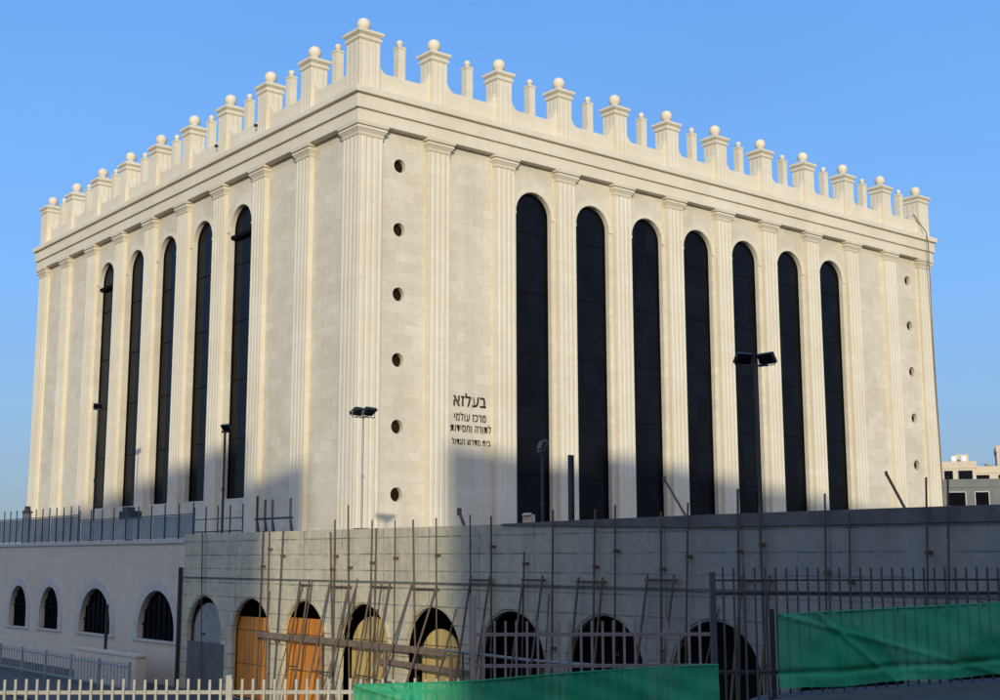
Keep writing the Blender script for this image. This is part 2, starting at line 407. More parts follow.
for i in range(NY):
    for x in (0, X1): o = link('slim_pillar', SM, bld, (x - .02, (i + .5) * BY, ZC - .02 + L)); link('ball_finial', SB, o)
for y in (2 * BY + .5, 3 * BY + .5):
    mb = MB(); mb.tube([(-.2, y, 22.75 + L), (-.62, y, 22.70 + L)], .09, 10); part('rain_spout', mb, M['dark_steel'], bld)

# pilasters
pil = MB(); pil.prism(fluted(1.26, 4, .17, .027, .27), 0, 19.72 - ZB)
cap = MB()
for z0, z1, q0, q1 in ((19.66, 19.74, .03, .06), (19.74, 19.80, .02, .02), (19.80, 19.96, .03, .15), (19.96, 20.06, .17, .17), (20.06, 20.12, .10, .10), (20.12, ZS + .02, .2, .24)):
    v = []
    for q, z in ((q0, z0), (q1, z1)):
        v += [(-.63 - q, 0, z - ZB), (-.63 - q, -.27 - q, z - ZB), (.63 + q, -.27 - q, z - ZB), (.63 + q, 0, z - ZB)]
    cap.add(v, [(3, 2, 1, 0), (4, 5, 6, 7), (0, 1, 5, 4), (1, 2, 6, 5), (2, 3, 7, 6)])
PIL, CAP = pil.mesh('pilaster', M['trim']), cap.mesh('capital', M['trim'])
for i in range(1, NX):
    o = link('pilaster', PIL, bld, (i * BX, -W, 0)); link('capital', CAP, o)
for i in range(1, NY):
    o = link('pilaster', PIL, bld, (-W, i * BY + .05, 0), -PI / 2); link('capital', CAP, o)
def corner_pilaster(x, y, sx, sy):
    """square pier wrapped round a corner, fluted on both outer faces"""
    w = 1.36; mb = MB(); f = fluted(w, 4, .17, .024, w / 2)[1:-1]; pts = []
    for k in range(4):
        ca, sa = math.cos(k * PI / 2), math.sin(k * PI / 2)
        pts += [(a * ca - b * sa, a * sa + b * ca) for a, b in f[:-1]]
    mb.prism(pts, 0, 19.72 - ZB)
    o = part('pilaster', mb, M['trim'], bld, (x + sx * (w / 2 - .52), y + sy * (w / 2 - .52), 0))
    c = MB()
    for z0, z1, q0, q1 in ((19.66, 19.74, .03, .06), (19.74, 19.80, .02, .02), (19.80, 19.96, .03, .15), (19.96, 20.06, .17, .17), (20.06, 20.12, .10, .10), (20.12, ZS + .02, .2, .24)):
        c.frustum(w + 2 * q0, z0 - ZB, w + 2 * q1, z1 - ZB)
    part('capital', c, M['trim'], o)
corner_pilaster(0, 0, 1, 1); corner_pilaster(X1, 0, -1, 1); corner_pilaster(0, Y1, 1, -1); corner_pilaster(X1, Y1, -1, -1)

# windows: dark frame with thin bars, pane and a flat stone surround
def window_meshes(zb, transom=None):
    fr = MB(); zsp, rise = ZSPR, ZAP - ZSPR
    outer = [(-HW, zb)] + arc(0, zsp, HW, 24, rz=rise) + [(HW, zb)]
    k = .09
    inner = [(-HW + k, zb + k)] + arc(0, zsp, HW - k, 24, rz=rise - k) + [(HW - k, zb + k)]
    n = len(outer)
    for i in range(n):
        j = (i + 1) % n
        a, b, c, d = outer[i], outer[j], inner[j], inner[i]
        y0, y1 = .02, .09
        fr.quad((a[0], y0, a[1] + L), (b[0], y0, b[1] + L), (c[0], y0, c[1] + L), (d[0], y0, d[1] + L))
        fr.quad((d[0], y0, d[1] + L), (c[0], y0, c[1] + L), (c[0], y1, c[1] + L), (d[0], y1, d[1] + L))
    z = zb + 3.16
    while z < zsp + .4:
        fr.box(-HW + k, HW - k, .045, .085, z - .02 + L, z + .02 + L); z += 3.16
    if transom: fr.box(-HW - .1, HW + .02, -.22, .04, transom - .09 + L, transom + .09 + L)
    pane = MB(); pts = [(-HW, zb)] + arc(0, zsp, HW, 24, rz=rise) + [(HW, zb)]
    pane.add([(x, .075, q + L) for x, q in pts], [tuple(range(len(pts)))])
    su = MB(); A = arc(0, zsp, HW + .02, 24, rz=rise + .02); Bq = arc(0, zsp, HW + .24, 24, rz=rise + .24)
    for i in range(24):
        a, b, c, d = A[i], A[i + 1], Bq[i + 1], Bq[i]
        y = -W - .035
        su.quad((a[0], y, a[1] + L), (b[0], y, b[1] + L), (c[0], y, c[1] + L), (d[0], y, d[1] + L))
        su.quad((d[0], y, d[1] + L), (c[0], y, c[1] + L), (c[0], -W, c[1] + L), (d[0], -W, d[1] + L))
        su.quad((a[0], y, a[1] + L), (b[0], y, b[1] + L), (b[0], -W, b[1] + L), (a[0], -W, a[1] + L))
    for s in (-1, 1): su.box(min(s * (HW + .01), s * (HW + .28)), max(s * (HW + .01), s * (HW + .28)), -W - .06, -W, zsp - .14 + L, zsp + L)
    return fr.mesh('window', M['frame']), pane.mesh('pane', M['glass']), su.mesh('surround', M['trim'])
WR = window_meshes(.9); WL = window_meshes(3.02); WT = window_meshes(3.02, 17.2)
for c in RW_C:
    o = link('window', WR[0], bld, (c, 0, 0)); link('pane', WR[1], o); link('surround', WR[2], o)
for i, c in enumerate(LW_C):
    q = WT if i in (0, 4) else WL
    o = link('window', q[0], bld, (0, c, 0), -PI / 2); link('pane', q[1], o); link('surround', q[2], o)
rw = MB(); A = [(.335 * math.cos(t), .335 * math.sin(t)) for t in [2 * PI * k / 24 for k in range(24)]]
rw.add([(x, .055, z) for x, z in A], [tuple(range(24))])
rf = MB()
for i in range(24):
    a, b = A[i], A[(i + 1) % 24]; s = .84
    rf.quad((a[0], .0, a[1]), (b[0], .0, b[1]), (b[0] * s, .0, b[1] * s), (a[0] * s, .0, a[1] * s))
    rf.quad((b[0] * s, .0, b[1] * s), (a[0] * s, .0, a[1] * s), (a[0] * s, .05, a[1] * s), (b[0] * s, .05, b[1] * s))
RWM, RFM = rw.mesh('pane', M['glass_brown']), rf.mesh('round_window', M['letter'])
for c in (2.02, X1 - 1.9):
    for z in HOLES:
        o = link('round_window', RFM, bld, (c, 0, z + L)); link('pane', RWM, o)

# lettering (right-to-left text laid out letter by letter)
def letters(text, cx, z, h, wd, bold):
    cu = bpy.data.curves.new('inscription', 'FONT'); cu.body = text[::-1]; cu.size = 1; cu.extrude = .012; cu.offset = bold; cu.space_character = 1.14
    cu.align_x = 'CENTER'
    t = bpy.data.objects.new('inscription', cu); COL.objects.link(t)
    bpy.context.view_layer.update()
    me = bpy.data.meshes.new_from_object(t.evaluated_get(bpy.context.evaluated_depsgraph_get()))
    bpy.data.objects.remove(t)
    xs = [v.co.x for v in me.vertices]; ys = [v.co.y for v in me.vertices]
    if not xs: return
    w0, h0 = max(xs) - min(xs), max(ys) - min(ys); mx, my = (max(xs) + min(xs)) / 2, min(ys)
    for v in me.vertices:
        x, y, e = v.co
        v.co = ((x - mx) * wd / w0, -e, (y - my) * h / h0)
    me.materials.clear(); me.materials.append(M['letter']); me.name = 'inscription'
    link('inscription', me, bld, (cx, -W - .035, z + L))
letters('בעלזא', 6.30, 7.24, .64, 2.02, .014)
letters('מרכז עולמי', 6.33, 6.52, .44, 1.95, .008)
letters('לתורה וחסידות', 6.38, 5.98, .42, 2.5, .006)
letters('בית מדרש הגדול', 6.40, 5.36, .34, 2.36, .0)
# loose cable down the far end
mb = MB(); cp = [(45.3, -.36, 23.5), (45.5, -.5, 23.1), (45.75, -1.0, 22.1), (45.85, -1.05, 21.2), (45.95, -.95, 20.2), (46.2, -.8, 18.6), (46.4, -.66, 16.0), (46.5, -.62, 12.0), (46.62, -.6, 8), (46.72, -.6, 3), (46.75, -.6, -.5)]
mb.tube([(x, y, z + L) for x, y, z in cp], .04, 6); part('cable', mb, M['timber'], bld)

# ================================================================== CONCRETE RETAINING WALL WITH ARCADE
XW = -9.0
cw = thing('concrete_wall', 'unfinished board-marked concrete retaining wall with a row of open arches below the stone hall', 'wall', (XW, -20, -5.1))
def C(x, y, z): return (x - XW, y + 20, z + 5.1)
YE, YS = -62.0, -1.36
AY = [-3.25 - 3.72 * i for i in range(15)]
mb = MB(); PC_ = lambda s, z, d: C(XW + d, s, z)
pierced(mb, PC_, YE, YS, -5.1, .9, [('arch', c, 1.40, -5.1, -2.92, 1.42) for c in AY], .16)
mb.quad(C(XW, YS, -5.1), C(XW + .8, YS, -5.1), C(XW + .8, YS, .9), C(XW, YS, .9))
mb.quad(C(XW, YE, .9), C(XW, YS, .9), C(XW + .5, YS, .9), C(XW + .5, YE, .9))
mb.quad(C(XW + .16, YE, -1.2), C(XW + .16, YS, -1.2), C(XW + .56, YS, -1.2), C(XW + .56, YE, -1.2))
mb.quad(C(XW + .5, YE, .3), C(XW + .5, YS, .3), C(XW + .5, YS, .9), C(XW + .5, YE, .9))
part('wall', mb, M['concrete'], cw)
mb = MB(); ys = [-21.5, -25, -29, -34, YE]; bz = [.87, .78, .68, .66, .66]; tz = [.915, .95, .975, .98, .98]; xa, xb = XW - .06, XW + .57
for k in range(4):
    a, b = ys[k], ys[k + 1]
    mb.quad(C(xa, a, bz[k]), C(xa, b, bz[k + 1]), C(xa, b, tz[k + 1]), C(xa, a, tz[k])); mb.quad(C(xa, a, tz[k]), C(xa, b, tz[k + 1]), C(xb, b, tz[k + 1]), C(xb, a, tz[k]))
    mb.quad(C(xa, a, bz[k]), C(xa, b, bz[k + 1]), C(XW, b, bz[k + 1]), C(XW, a, bz[k])); mb.quad(C(xb, a, .85), C(xb, b, .85), C(xb, b, tz[k + 1]), C(xb, a, tz[k]))
mb.quad(C(xa, ys[0], bz[0]), C(XW, ys[0], bz[0]), C(XW, ys[0], tz[0]), C(xa, ys[0], tz[0])); mb.quad(C(XW, ys[0], .9), C(xb, ys[0], .9), C(xb, ys[0], tz[0]), C(XW, ys[0], tz[0]))
part('coping', mb, M['dark_concrete'], cw)
mb = MB(); mb.box(*[q for ab in zip(C(XW - .025, YE, -.83), C(XW + .01, YS, -.76)) for q in ab]); part('ledge', mb, M['dark_concrete'], cw)
mb = MB()
mb.box(*[q for ab in zip(C(XW + .55, YE, .06), C(62, -.4, .36)) for q in ab])
part('terrace_slab', mb, M['terrace'], cw)
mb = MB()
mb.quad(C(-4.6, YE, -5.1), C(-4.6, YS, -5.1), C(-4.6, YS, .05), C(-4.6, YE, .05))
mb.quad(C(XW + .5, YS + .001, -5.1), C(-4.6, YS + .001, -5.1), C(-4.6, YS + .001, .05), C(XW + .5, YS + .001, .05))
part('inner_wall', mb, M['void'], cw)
def infill(name, c, z1, mat, hw=1.36, arch=False, x=.28, label=None, dy=0):
    mb = MB(); xx = XW + x
    if arch: pts = [(c + dy - hw, -5.08)] + arc(c + dy, z1 - hw * .9, hw, 18, rz=hw * .9) + [(c + dy + hw, -5.08)]
    else:
        pts = [(c - hw, -5.08), (c - hw, z1), (c + hw, z1), (c + hw, -5.08)]
    n = len(pts)
    mb.add([C(xx, s, z) for s, z in pts] + [C(xx + .05, s, z) for s, z in pts],
           [tuple(range(n)), tuple(range(n, 2 * n))] + [(i, (i + 1) % n, n + (i + 1) % n, n + i) for i in range(n)])
    o = part(name, mb, mat, cw)
    if label: o['label'] = label
infill('block_infill', AY[0], -1.75, M['plaster'], 1.25, True, .22, 'pale block infill closing the arch')
infill('plywood_panel', AY[1], -2.18, M['orange'], 1.6, False, .24, 'orange plywood closing the lower arch')
infill('plywood_panel', AY[2], -2.10, M['orange'], 1.6, False, .24, 'bright orange plywood closing the lower arch')
infill('plywood_panel', AY[3], -1.9, M['tan'], 1.2, True, .28, 'tan arched plywood panel', -.12)
infill('plywood_panel', AY[4], -2.15, M['tan'], .92, True, .34, 'narrow tan arched plywood panel', .02)
mb = MB(); mb.box(*[q for ab in zip(C(XW - .03, AY[0] - 1.7, -5.1), C(XW + .25, AY[0] + 1.3, -3.25)) for q in ab]); part('dwarf_wall', mb, M['dark_concrete'], cw)
# shuttering battens on the upper wall and blotchy formwork strips under the ledge
for c in AY[:11]:
    mb = MB()
    A = arc(c, -2.92, 1.46, 20, rz=1.48); Bq = arc(c, -2.92, 1.56, 20, rz=1.58)
    for i in range(20):
        mb.quad(C(XW - .03, *A[i]), C(XW - .03, *A[i + 1]), C(XW - .03, *Bq[i + 1]), C(XW - .03, *Bq[i]))
        mb.quad(C(XW - .03, *Bq[i]), C(XW - .03, *Bq[i + 1]), C(XW, *Bq[i + 1]), C(XW, *Bq[i]))
        mb.quad(C(XW - .03, *A[i]), C(XW - .03, *A[i + 1]), C(XW, *A[i + 1]), C(XW, *A[i]))
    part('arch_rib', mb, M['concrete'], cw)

ORD = 'first second third fourth fifth sixth seventh eighth ninth tenth eleventh twelfth thirteenth fourteenth fifteenth sixteenth seventeenth eighteenth nineteenth twentieth twenty-first twenty-second twenty-third twenty-fourth twenty-fifth twenty-sixth twenty-seventh'.split()
POLES = [(-3.18, 0.95, 0.074), (-8.01, 0.95, -0.043), (-8.45, 0.92, -0.005), (-9.44, 0.97, -0.099), (-12.57, 0.83, 0.098), (-12.86, 1.22, 0.007), (-13.65, 1.69, 0.050), (-15.08, 1.17, -0.021),
         (-15.32, 0.91, -0.011), (-16.37, 1.14, -0.011), (-17.34, 1.12, 0.058), (-18.53, 1.15, 0.024), (-20.19, 1.20, 0.003), (-21.16, 1.14, -0.001), (-22.61, 0.12, -0.040), (-23.82, 1.24, -0.030),
         (-25.46, 1.21, -0.053), (-26.21, 1.29, -0.039), (-27.81, 1.08, -0.029), (-28.71, 1.27, -0.062), (-30.27, 1.54, -0.040), (-30.89, 1.15, -0.002), (-32.71, 1.34, -0.050), (-33.32, 0.92, -0.053),
         (-35.21, 1.57, -0.055), (-35.70, 1.57, -0.068)]
for i, (y, zt, s) in enumerate(POLES):
    x = XW - .16
    zb = -5.1
    yb = y + s * (zb - zt) * .8
    t = thing('scaffold_pole', '%s thin scaffold pole from the left end along the concrete wall' % ORD[i], 'scaffold pole', (x, yb, zb), 0, 'thin poles standing against the concrete wall')
    dark = i > 11 or i == 0
    mb = MB(); mid = Vector((random.uniform(-.02, .02), (y - yb) * .55, (zt - zb) * .5))
    mb.tube([(0, 0, 0), mid, (0, y - yb, zt - zb)], random.choice((.022, .026, .03)), 7)
    part('pole_shaft', mb, M['steel'], t)
    for zc in (random.uniform(-.55, .45), -2.1 + random.uniform(-.9, .6)):
        if zc < zt - .1 and random.random() < .7:
            k = (zc - zb) / (zt - zb); mb = MB()
            mb.box(-.035, .14, k * (y - yb) - .035, k * (y - yb) + .035, zc - zb - .04, zc - zb + .04); part('clamp', mb, M['steel'], t)
FR = [(-12.56, -13.73, -0.98, 0.24), (-15.08, -16.08, -0.94, 0.22), (-17.27, -18.55, -0.96, 0.40), (-20.20, -21.07, -0.66, 0.197), (-22.56, -23.35, -0.63, 0.189), (-24.78, -25.69, -0.65, 0.165),
      (-27.29, -28.17, -0.57, 0.21), (-10.62, -11.22, -0.95, 0.146), (-30.3, -31.1, -.55, .19)]
names = ['between the second and third arches', 'above the tan panelled arch', 'left of the narrow tan panel arch', 'right of the narrow tan panel arch', 'above the first all-dark arch', 'left of the second all-dark arch',
         'between the last two visible dark arches', 'in front of the bright orange plywood', 'beside the tall right railing']
for (ya, yb, zt, k), nm in zip(FR, names):
    o = (zt + 5.1) * k
    t = thing('raking_trestle', 'leaning steel frame of two legs and a crossbar, ' + nm, 'scaffold frame', (XW - .13 - o, (ya + yb) / 2, -5.1), 0, 'leaning steel frames propped on the arcade')
    h = zt + 5.1; w = (ya - yb) / 2
    for s in (-1, 1):
        mb = MB(); mb.tube([(0, s * w, 0), (o, s * w, h + .12)], .034, 7); part('leg', mb, M['steel'], t)
    mb = MB(); mb.tube([(o, -w - .1, h), (o, w + .1, h)], .03, 7); part('crossbar', mb, M['steel'], t)
    mb = MB(); mb.tube([(o * .35, -w, h * .35), (o * .35, w, h * .35)], .026, 7); part('crossbar', mb, M['steel'], t)
for (y, oy, h, o, nm) in ((-8.9, .5, 3.9, .7, 'left of the bright orange plywood'), (-10.3, -.4, 4.2, .9, 'over the middle of the bright orange plywood'), (-11.9, .6, 4.3, 1.2, 'on the pier right of the bright orange plywood'),
                          (-13.3, -.7, 4.1, 1.0, 'across the left half of the wide tan panel'), (-14.9, .8, 4.4, 1.5, 'across the right half of the wide tan panel'), (-16.6, 1.1, 4.25, 1.7, 'steeply across the pier between the tan panels'),
                          (-18.9, -.5, 3.6, .8, 'right of the narrow tan panel'), (-24.0, .5, 4.1, .9, 'on the pier between the first two all-dark arches'), (-28.9, -.6, 3.9, .8, 'across the largest dark arch')):
    t = thing('leaning_rod', 'thin bent rod leaning ' + nm, 'rod', (XW - .05 - o, y, -5.1), 0, 'loose rods leaning on the arcade')
    mb = MB(); mb.tube([(0, 0, 0), (o * .3, oy * .25, h * .33), (o * .68, oy * .6, h * .66), (o, oy, h)], .02, 6); part('rod', mb, M['steel'], t)
t = thing('guard_rail', 'long grey timber rail across the orange and tan plywood arches', 'rail', (XW - .3, -14, -5.1))
mb = MB(); mb.obox((0, .4, 2.36), (0, 1, .004), (1, 0, 0), (0, 0, 1), 5.6, .035, .10); part('rail', mb, M['timber'], t)
mb = MB(); mb.obox((.06, -4.0, 1.86), (0, 1, .02), (1, 0, 0), (0, 0, 1), 2.3, .03, .08); part('rail', mb, M['timber'], t)
for y in (5.3, 1.75, -2.0, -5.4):
    mb = MB(); mb.tube([(.06, y, 0), (.06, y, 2.3)], .05, 8); part('post', mb, M['timber'], t)
t = thing('pipe_rail', 'thin steel pipe rail running across the dark arches behind the green tarpaulin', 'rail', (XW - .42, -23, -5.1))
mb = MB(); mb.tube([(0, 3.6, 2.42), (0, -.2, 2.36), (0, -4.2, 2.40)], .045, 8); part('rail', mb, M['galv'], t)
for y in (2.8, -.6, -4.0):
    mb = MB(); mb.tube([(0, y, 0), (0, y, 2.36)], .03, 8); part('post', mb, M['steel'], t)

# ================================================================== STONE ANNEX ON THE LEFT
ax = thing('stone_annex', 'low grey stone annex with four arched windows left of the concrete wall', 'building', (XW, 16, -5.1))
AX = XW + .02
def D(x, y, z): return (x - XW, y - 16, z + 5.1)
PA = lambda s, z, d: D(AX + d, s, z)
AW = [(1.05, 1.75, -3.35, -3.05, 1.68), (7.45, 1.75, -3.35, -3.05, 1.66), (13.05, 1.2, -3.38, -2.65, 1.24), (17.35, 1.2, -3.42, -2.65, 1.24), (23.0, 1.2, -3.42, -2.65, 1.24), (28.0, 1.75, -3.4, -3.05, 1.66), (34.0, 1.75, -3.4, -3.05, 1.66)]
mb = MB(); pierced(mb, PA, YS + .004, 44, -5.1, .66, [('arch', c, hw, zb, zs, r) for c, hw, zb, zs, r in AW], .22)
part('wall', mb, M['annex'], ax)
mb = MB(); mb.box(*[q for ab in zip(D(AX + .03, YS + .03, .40), D(-.4, 43.9, .655)) for q in ab]); part('roof', mb, M['terrace'], ax)
mb = MB(); mb.quad(D(AX, 44, -5.1), D(-.3, 44, -5.1), D(-.3, 44, .64), D(AX, 44, .64)); mb.box(*[q for ab in zip(D(AX - .08, YS + .01, .56), D(AX + .3, 44, .72)) for q in ab]); part('coping', mb, M['annex_trim'], ax)
for c, hw, zb, zs, r in AW:
    fr = MB(); x0 = AX + .15
    for k in range(-3, 4):
        s = c + k * hw / 3.5; fr.box(*[q for ab in zip(D(x0, s - .025, zb), D(x0 + .05, s + .025, zs + r * math.sqrt(max(0, 1 - ((s - c) / hw) ** 2)))) for q in ab])
    fr.box(*[q for ab in zip(D(x0 - .01, c - hw, zs + .25), D(x0 + .06, c + hw, zs + .32)) for q in ab])
    o = part('window', fr, M['frame'], ax)
    pn = MB(); pts = [(c - hw, zb)] + arc(c, zs, hw, 24, rz=r) + [(c + hw, zb)]; pn.add([D(x0 + .055, s, z) for s, z in pts], [tuple(range(len(pts)))]); part('pane', pn, M['glass'], o)
    su = MB(); A = [(c - hw - .01, zb)] + arc(c, zs, hw + .01, 24, rz=r + .01) + [(c + hw + .01, zb)]; Bq = [(c - hw - .42, zb)] + arc(c, zs, hw + .42, 24, rz=r + .42) + [(c + hw + .42, zb)]
    for i in range(len(A) - 1):
        x = AX - .06
        su.quad(D(x, *A[i]), D(x, *A[i + 1]), D(x, *Bq[i + 1]), D(x, *Bq[i]))
        su.quad(D(x, *Bq[i]), D(x, *Bq[i + 1]), D(AX, *Bq[i + 1]), D(AX, *Bq[i]))
        su.quad(D(x, *A[i]), D(x, *A[i + 1]), D(AX, *A[i + 1]), D(AX, *A[i]))
    part('surround', su, M['annex_trim'], o)
    si = MB(); si.box(*[q for ab in zip(D(AX - .08, c - hw - .46, zb - .10), D(AX + .2, c + hw + .46, zb)) for q in ab]); part('sill', si, M['annex_trim'], o)
mb = MB(); mb.tube([D(AX - .1, YS + .15, -5.1), D(AX - .1, YS + .15, -.4)], .08, 10); part('drain_pipe', mb, M['dark_steel'], ax)

# low yard wall and railing before the annex
t = thing('yard_wall', 'low stone yard wall below the nearest annex arch', 'wall', (-10.6, 2.0, -5.1))
mb = MB(); mb.box(-.2, .2, -3.2, 3.0, 0, 1.25); part('wall', mb, M['annex'], t)
mb = MB(); mb.box(-.24, .24, -3.25, 3.05, 1.25, 1.33); part('coping', mb, M['annex'], t)
t = thing('yard_railing', 'blue grey metal railing along the foot of the stone annex', 'railing', (-11.4, 10, -5.1))
mb = MB(); mb.box(-.03, .03, -12, 17, .92, .98); part('rail', mb, M['hoard'], t)
mb = MB(); mb.box(-.03, .03, -12, 17, .15, .2); part('rail', mb, M['hoard'], t)
pk = MB(); pk.box(-.012, .012, -.012, .012, .05, 1.1); pkm = pk.mesh('bar', M['hoard'])
for k in range(88): link('bar', pkm, t, (0, -11.9 + .33 * k, 0))
po = MB(); po.box(-.04, .04, -.04, .04, 0, 1.15); pom = po.mesh('post', M['hoard'])
for k in range(11): link('post', pom, t, (.0, -12 + 2.9 * k, 0))
t = thing('steel_post', 'slim dark steel post standing between the two large annex arches', 'post', (-9.8, 4.2, -5.1))
mb = MB(); mb.tube([(0, 0, 0), (0, 0, 3.1)], .07, 8); part('shaft', mb, M['dark_steel'], t)
mb = MB(); mb.box(-.16, .16, -.16, .16, 0, .04); part('base_plate', mb, M['dark_steel'], t)

# ================================================================== HOARDING FENCE ON THE ANNEX ROOF
def roof_fence(y0, y1, ztop, zpost, step, label, panels=True, dens=None):
    t = thing('roof_hoarding', label, 'fence', (-8.5, (y0 + y1) / 2, .72), 0)
    yc = (y0 + y1) / 2; n = max(1, round((y1 - y0) / step))
    for k in range(n + 1):
        y = y0 + (y1 - y0) * k / n - yc; mb = MB(); mb.box(-.022, .022, y - .022, y + .022, 0, zpost - .72); part('post', mb, M['blue_steel'], t)
    mb = MB(); mb.box(-.05, -.032, y0 - yc, y1 - yc, ztop - .72, ztop - .68); part('rail', mb, M['blue_steel'], t)
    if panels:
        m = max(1, round((y1 - y0) / 3.9))
        for k in range(m):
            a, b = y0 + (y1 - y0) * k / m - yc + .03, y0 + (y1 - y0) * (k + 1) / m - yc - .03; mb = MB(); q = int((b - a) / .15)
            for i in range(q):
                ya, yb_ = a + (b - a) * i / q, a + (b - a) * (i + 1) / q; d = .03 if i % 2 else 0
                mb.box(.035 + d, .055 + d, ya, yb_, .06, ztop - .74)
            part('panel', mb, M['hoard'], t)
    return t
roof_fence(11.2, 34, 1.98, 2.45, .95, 'darker blue grey roof hoarding with closely spaced posts at the far left')
roof_fence(-1.0, 11.0, 1.72, 2.2, 1.3, 'grey roof hoarding of long panels with thin posts above the annex')
t = roof_fence(-5.2, -1.1, 1.47, 2.0, 1.05, 'open section of roof railing right of the grey hoarding', False)
mb = MB(); mb.box(-.05, -.032, -2.0, 2.0, .25, .30); part('rail', mb, M['dark_steel'], t)
t = thing('steel_trestle', 'dark steel trestle of four uprights on the corner of the concrete wall', 'trestle', (-8.6, -7.5, .9))
for y, zt in ((1.0, 1.35), (.4, 1.2), (-.15, 1.2), (-1.45, 1.2)):
    mb = MB(); mb.tube([(0, y, .45), (0, y, zt)], .045, 7); mb.tube([(0, y, .45), (-.1, y - .22, -.0)], .04, 7); mb.tube([(0, y, .5), (.25, y + .1, -.5)], .035, 7); part('leg', mb, M['dark_steel'], t)
mb = MB(); mb.tube([(0, 1.15, .5), (0, -1.6, .5)], .04, 7); part('crossbar', mb, M['dark_steel'], t)
t = thing('equipment_box', 'small dark steel box standing before the second window from the left', 'box', (-6.6, 9.6, .66))
mb = MB(); mb.box(-.3, .3, -.62, .62, 1.1, 1.52); part('body', mb, M['dark_steel'], t)
mb = MB(); mb.box(-.1, .1, -.15, .15, 0, 1.1); part('stand', mb, M['dark_steel'], t)
mb = MB(); mb.box(-.2, .2, -.05, .5, 1.52, 1.72); part('lid', mb, M['dark_steel'], t)
t = thing('chimney_pot', 'small brown chimney on the annex roof at the left edge of the hall', 'chimney', (-4.6, 29.3, .66))
mb = MB(); mb.frustum(.42, 0, .38, 2.0); part('stack', mb, M['house_b'], t)
mb = MB(); mb.frustum(.5, 2.0, .5, 2.1); mb.frustum(.3, 2.1, .26, 2.4); part('cap', mb, M['timber'], t)

# ================================================================== FLOODLIGHTS
def flood(x, y, zb, h, label, mat, heads, arm=.5, r=.06, k=1.0):
    """heads: (offset along r-direction, tilt, yaw)"""
    t = thing('floodlight_mast', label, 'floodlight', (x, y, zb), 0, 'floodlight masts on the terrace')
    mb = MB(); mb.tube([(0, 0, 0), (0, 0, h * .5), (0, 0, h)], r, 10); mb.tube([(0, 0, h * .45), (0, 0, h * .48)], r * 1.5, 10); part('mast', mb, mat, t)
    mb = MB(); mb.box(-.2, .2, -.2, .2, 0, .03); part('base_plate', mb, M['dark_steel'], t)
    mb = MB(); mb.tube([Vector((RX, RY, 0)) * -arm + Vector((0, 0, h)), Vector((RX, RY, 0)) * arm + Vector((0, 0, h))], .035, 8); part('crossarm', mb, mat, t)
    for off, tilt, yw in heads:
        f = Vector((math.cos(yw), math.sin(yw), 0)); s = Vector((-f.y, f.x, 0))
        n = (f * math.cos(tilt) - Vector((0, 0, 1)) * math.sin(tilt)).normalized(); u = s.cross(n)
        c = Vector((RX * off, RY * off, h + .32 * k)) + n * .05
        mb = MB(); mb.obox(c, s, u, n, .40 * k, .24 * k, .07 * k); mb.obox(c - n * .1 * k, s, u, n, .26 * k, .16 * k, .06 * k)
        hd = part('lamp_head', mb, M['dark_steel'], t)
        mb = MB(); mb.obox(c + n * .074 * k, s, u, n, .36 * k, .20 * k, .004); part('lens', mb, M['glass'], hd)
        mb = MB()
        for q in (-1, 1): mb.tube([c + s * q * .42 * k, c + s * q * .42 * k - Vector((0, 0, .3 * k)), Vector((RX * off, RY * off, h))], .018, 6)
        part('bracket', mb, mat, hd)
SUNYAW = math.atan2(-.8, -.6)
flood(-8.75, -13.85, .9, 3.72, 'floodlight mast with a pale thin pole in front of the building corner', M['galv'], [(-.2, 1.05, YAW - PI / 2 - .6), (.16, .95, YAW - PI / 2 - .6)], .25, .035, .68)
flood(4.04, -20, .36, 6.45, 'tall dark mast with twin floodlights in front of the fifth front window', M['dark_steel'], [(-.46, .55, YAW + PI + .5), (.46, .55, YAW + PI - .9)], .46, .05, .88)
flood(-8.2, -2.95, .66, 4.3, 'dark floodlight mast left of the building corner before the nearest side window', M['dark_steel'], [(.08, .7, YAW + PI - .7)], .15, .05, .62)
flood(-1.3, -14.36, .36, 3.35, 'floodlight with steeply tilted head before the first front window', M['dark_steel'], [(.0, .25, YAW - 1.25)], .2, .045, .9)
flood(-6.0, 15.6, .66, 7.0, 'distant floodlight mast before the farthest side window', M['dark_steel'], [(.0, .5, YAW + PI)], .2, .05, .6)
t = thing('steel_stanchion', 'plain dark stanchion standing in front of the pilaster between the first two front windows', 'post', (3, -11.2, .36))
mb = MB(); mb.box(-.09, .09, -.02, .02, .02, 3.7); mb.box(-.1, -.08, -.08, .08, .02, 3.7); mb.box(.08, .1, -.08, .08, .02, 3.7); part('shaft', mb, M['dark_steel'], t)
mb = MB(); mb.box(-.16, .16, -.16, .16, 0, .02); part('base_plate', mb, M['dark_steel'], t)
def prop(p0, p1, r, label):
    b = Vector(p0); e = Vector(p1); d = e - b
    t = thing('raking_prop', label, 'prop', p0, 0, 'steel props leaning on the terrace')
    mb = MB(); mb.tube([(0, 0, 0), d], r, 8); part('tube', mb, M['steel'], t)
    mb = MB(); mb.obox(d, d, d.cross(Vector((0, 0, 1))), Vector((0, 0, 1)), .02, .1, .1); part('end_plate', mb, M['steel'], t)
prop((8, -13.75, .36), (8, -11.6, 3.25), .05, 'slanting steel prop across the pilaster right of the third front window')
prop((20, -16.3, .36), (20, -14.4, 3.8), .07, 'slanting steel prop before the blank right end of the hall')
prop((-8.2, -19.0, .36), (-8.3, -18.55, 1.35), .05, 'short dark prop poking over the wall below the inscription')
t = thing('cardboard_box', 'small pale cardboard box on top of the wall below the first front window', 'box', (-8.72, -22.3, .9), .4)
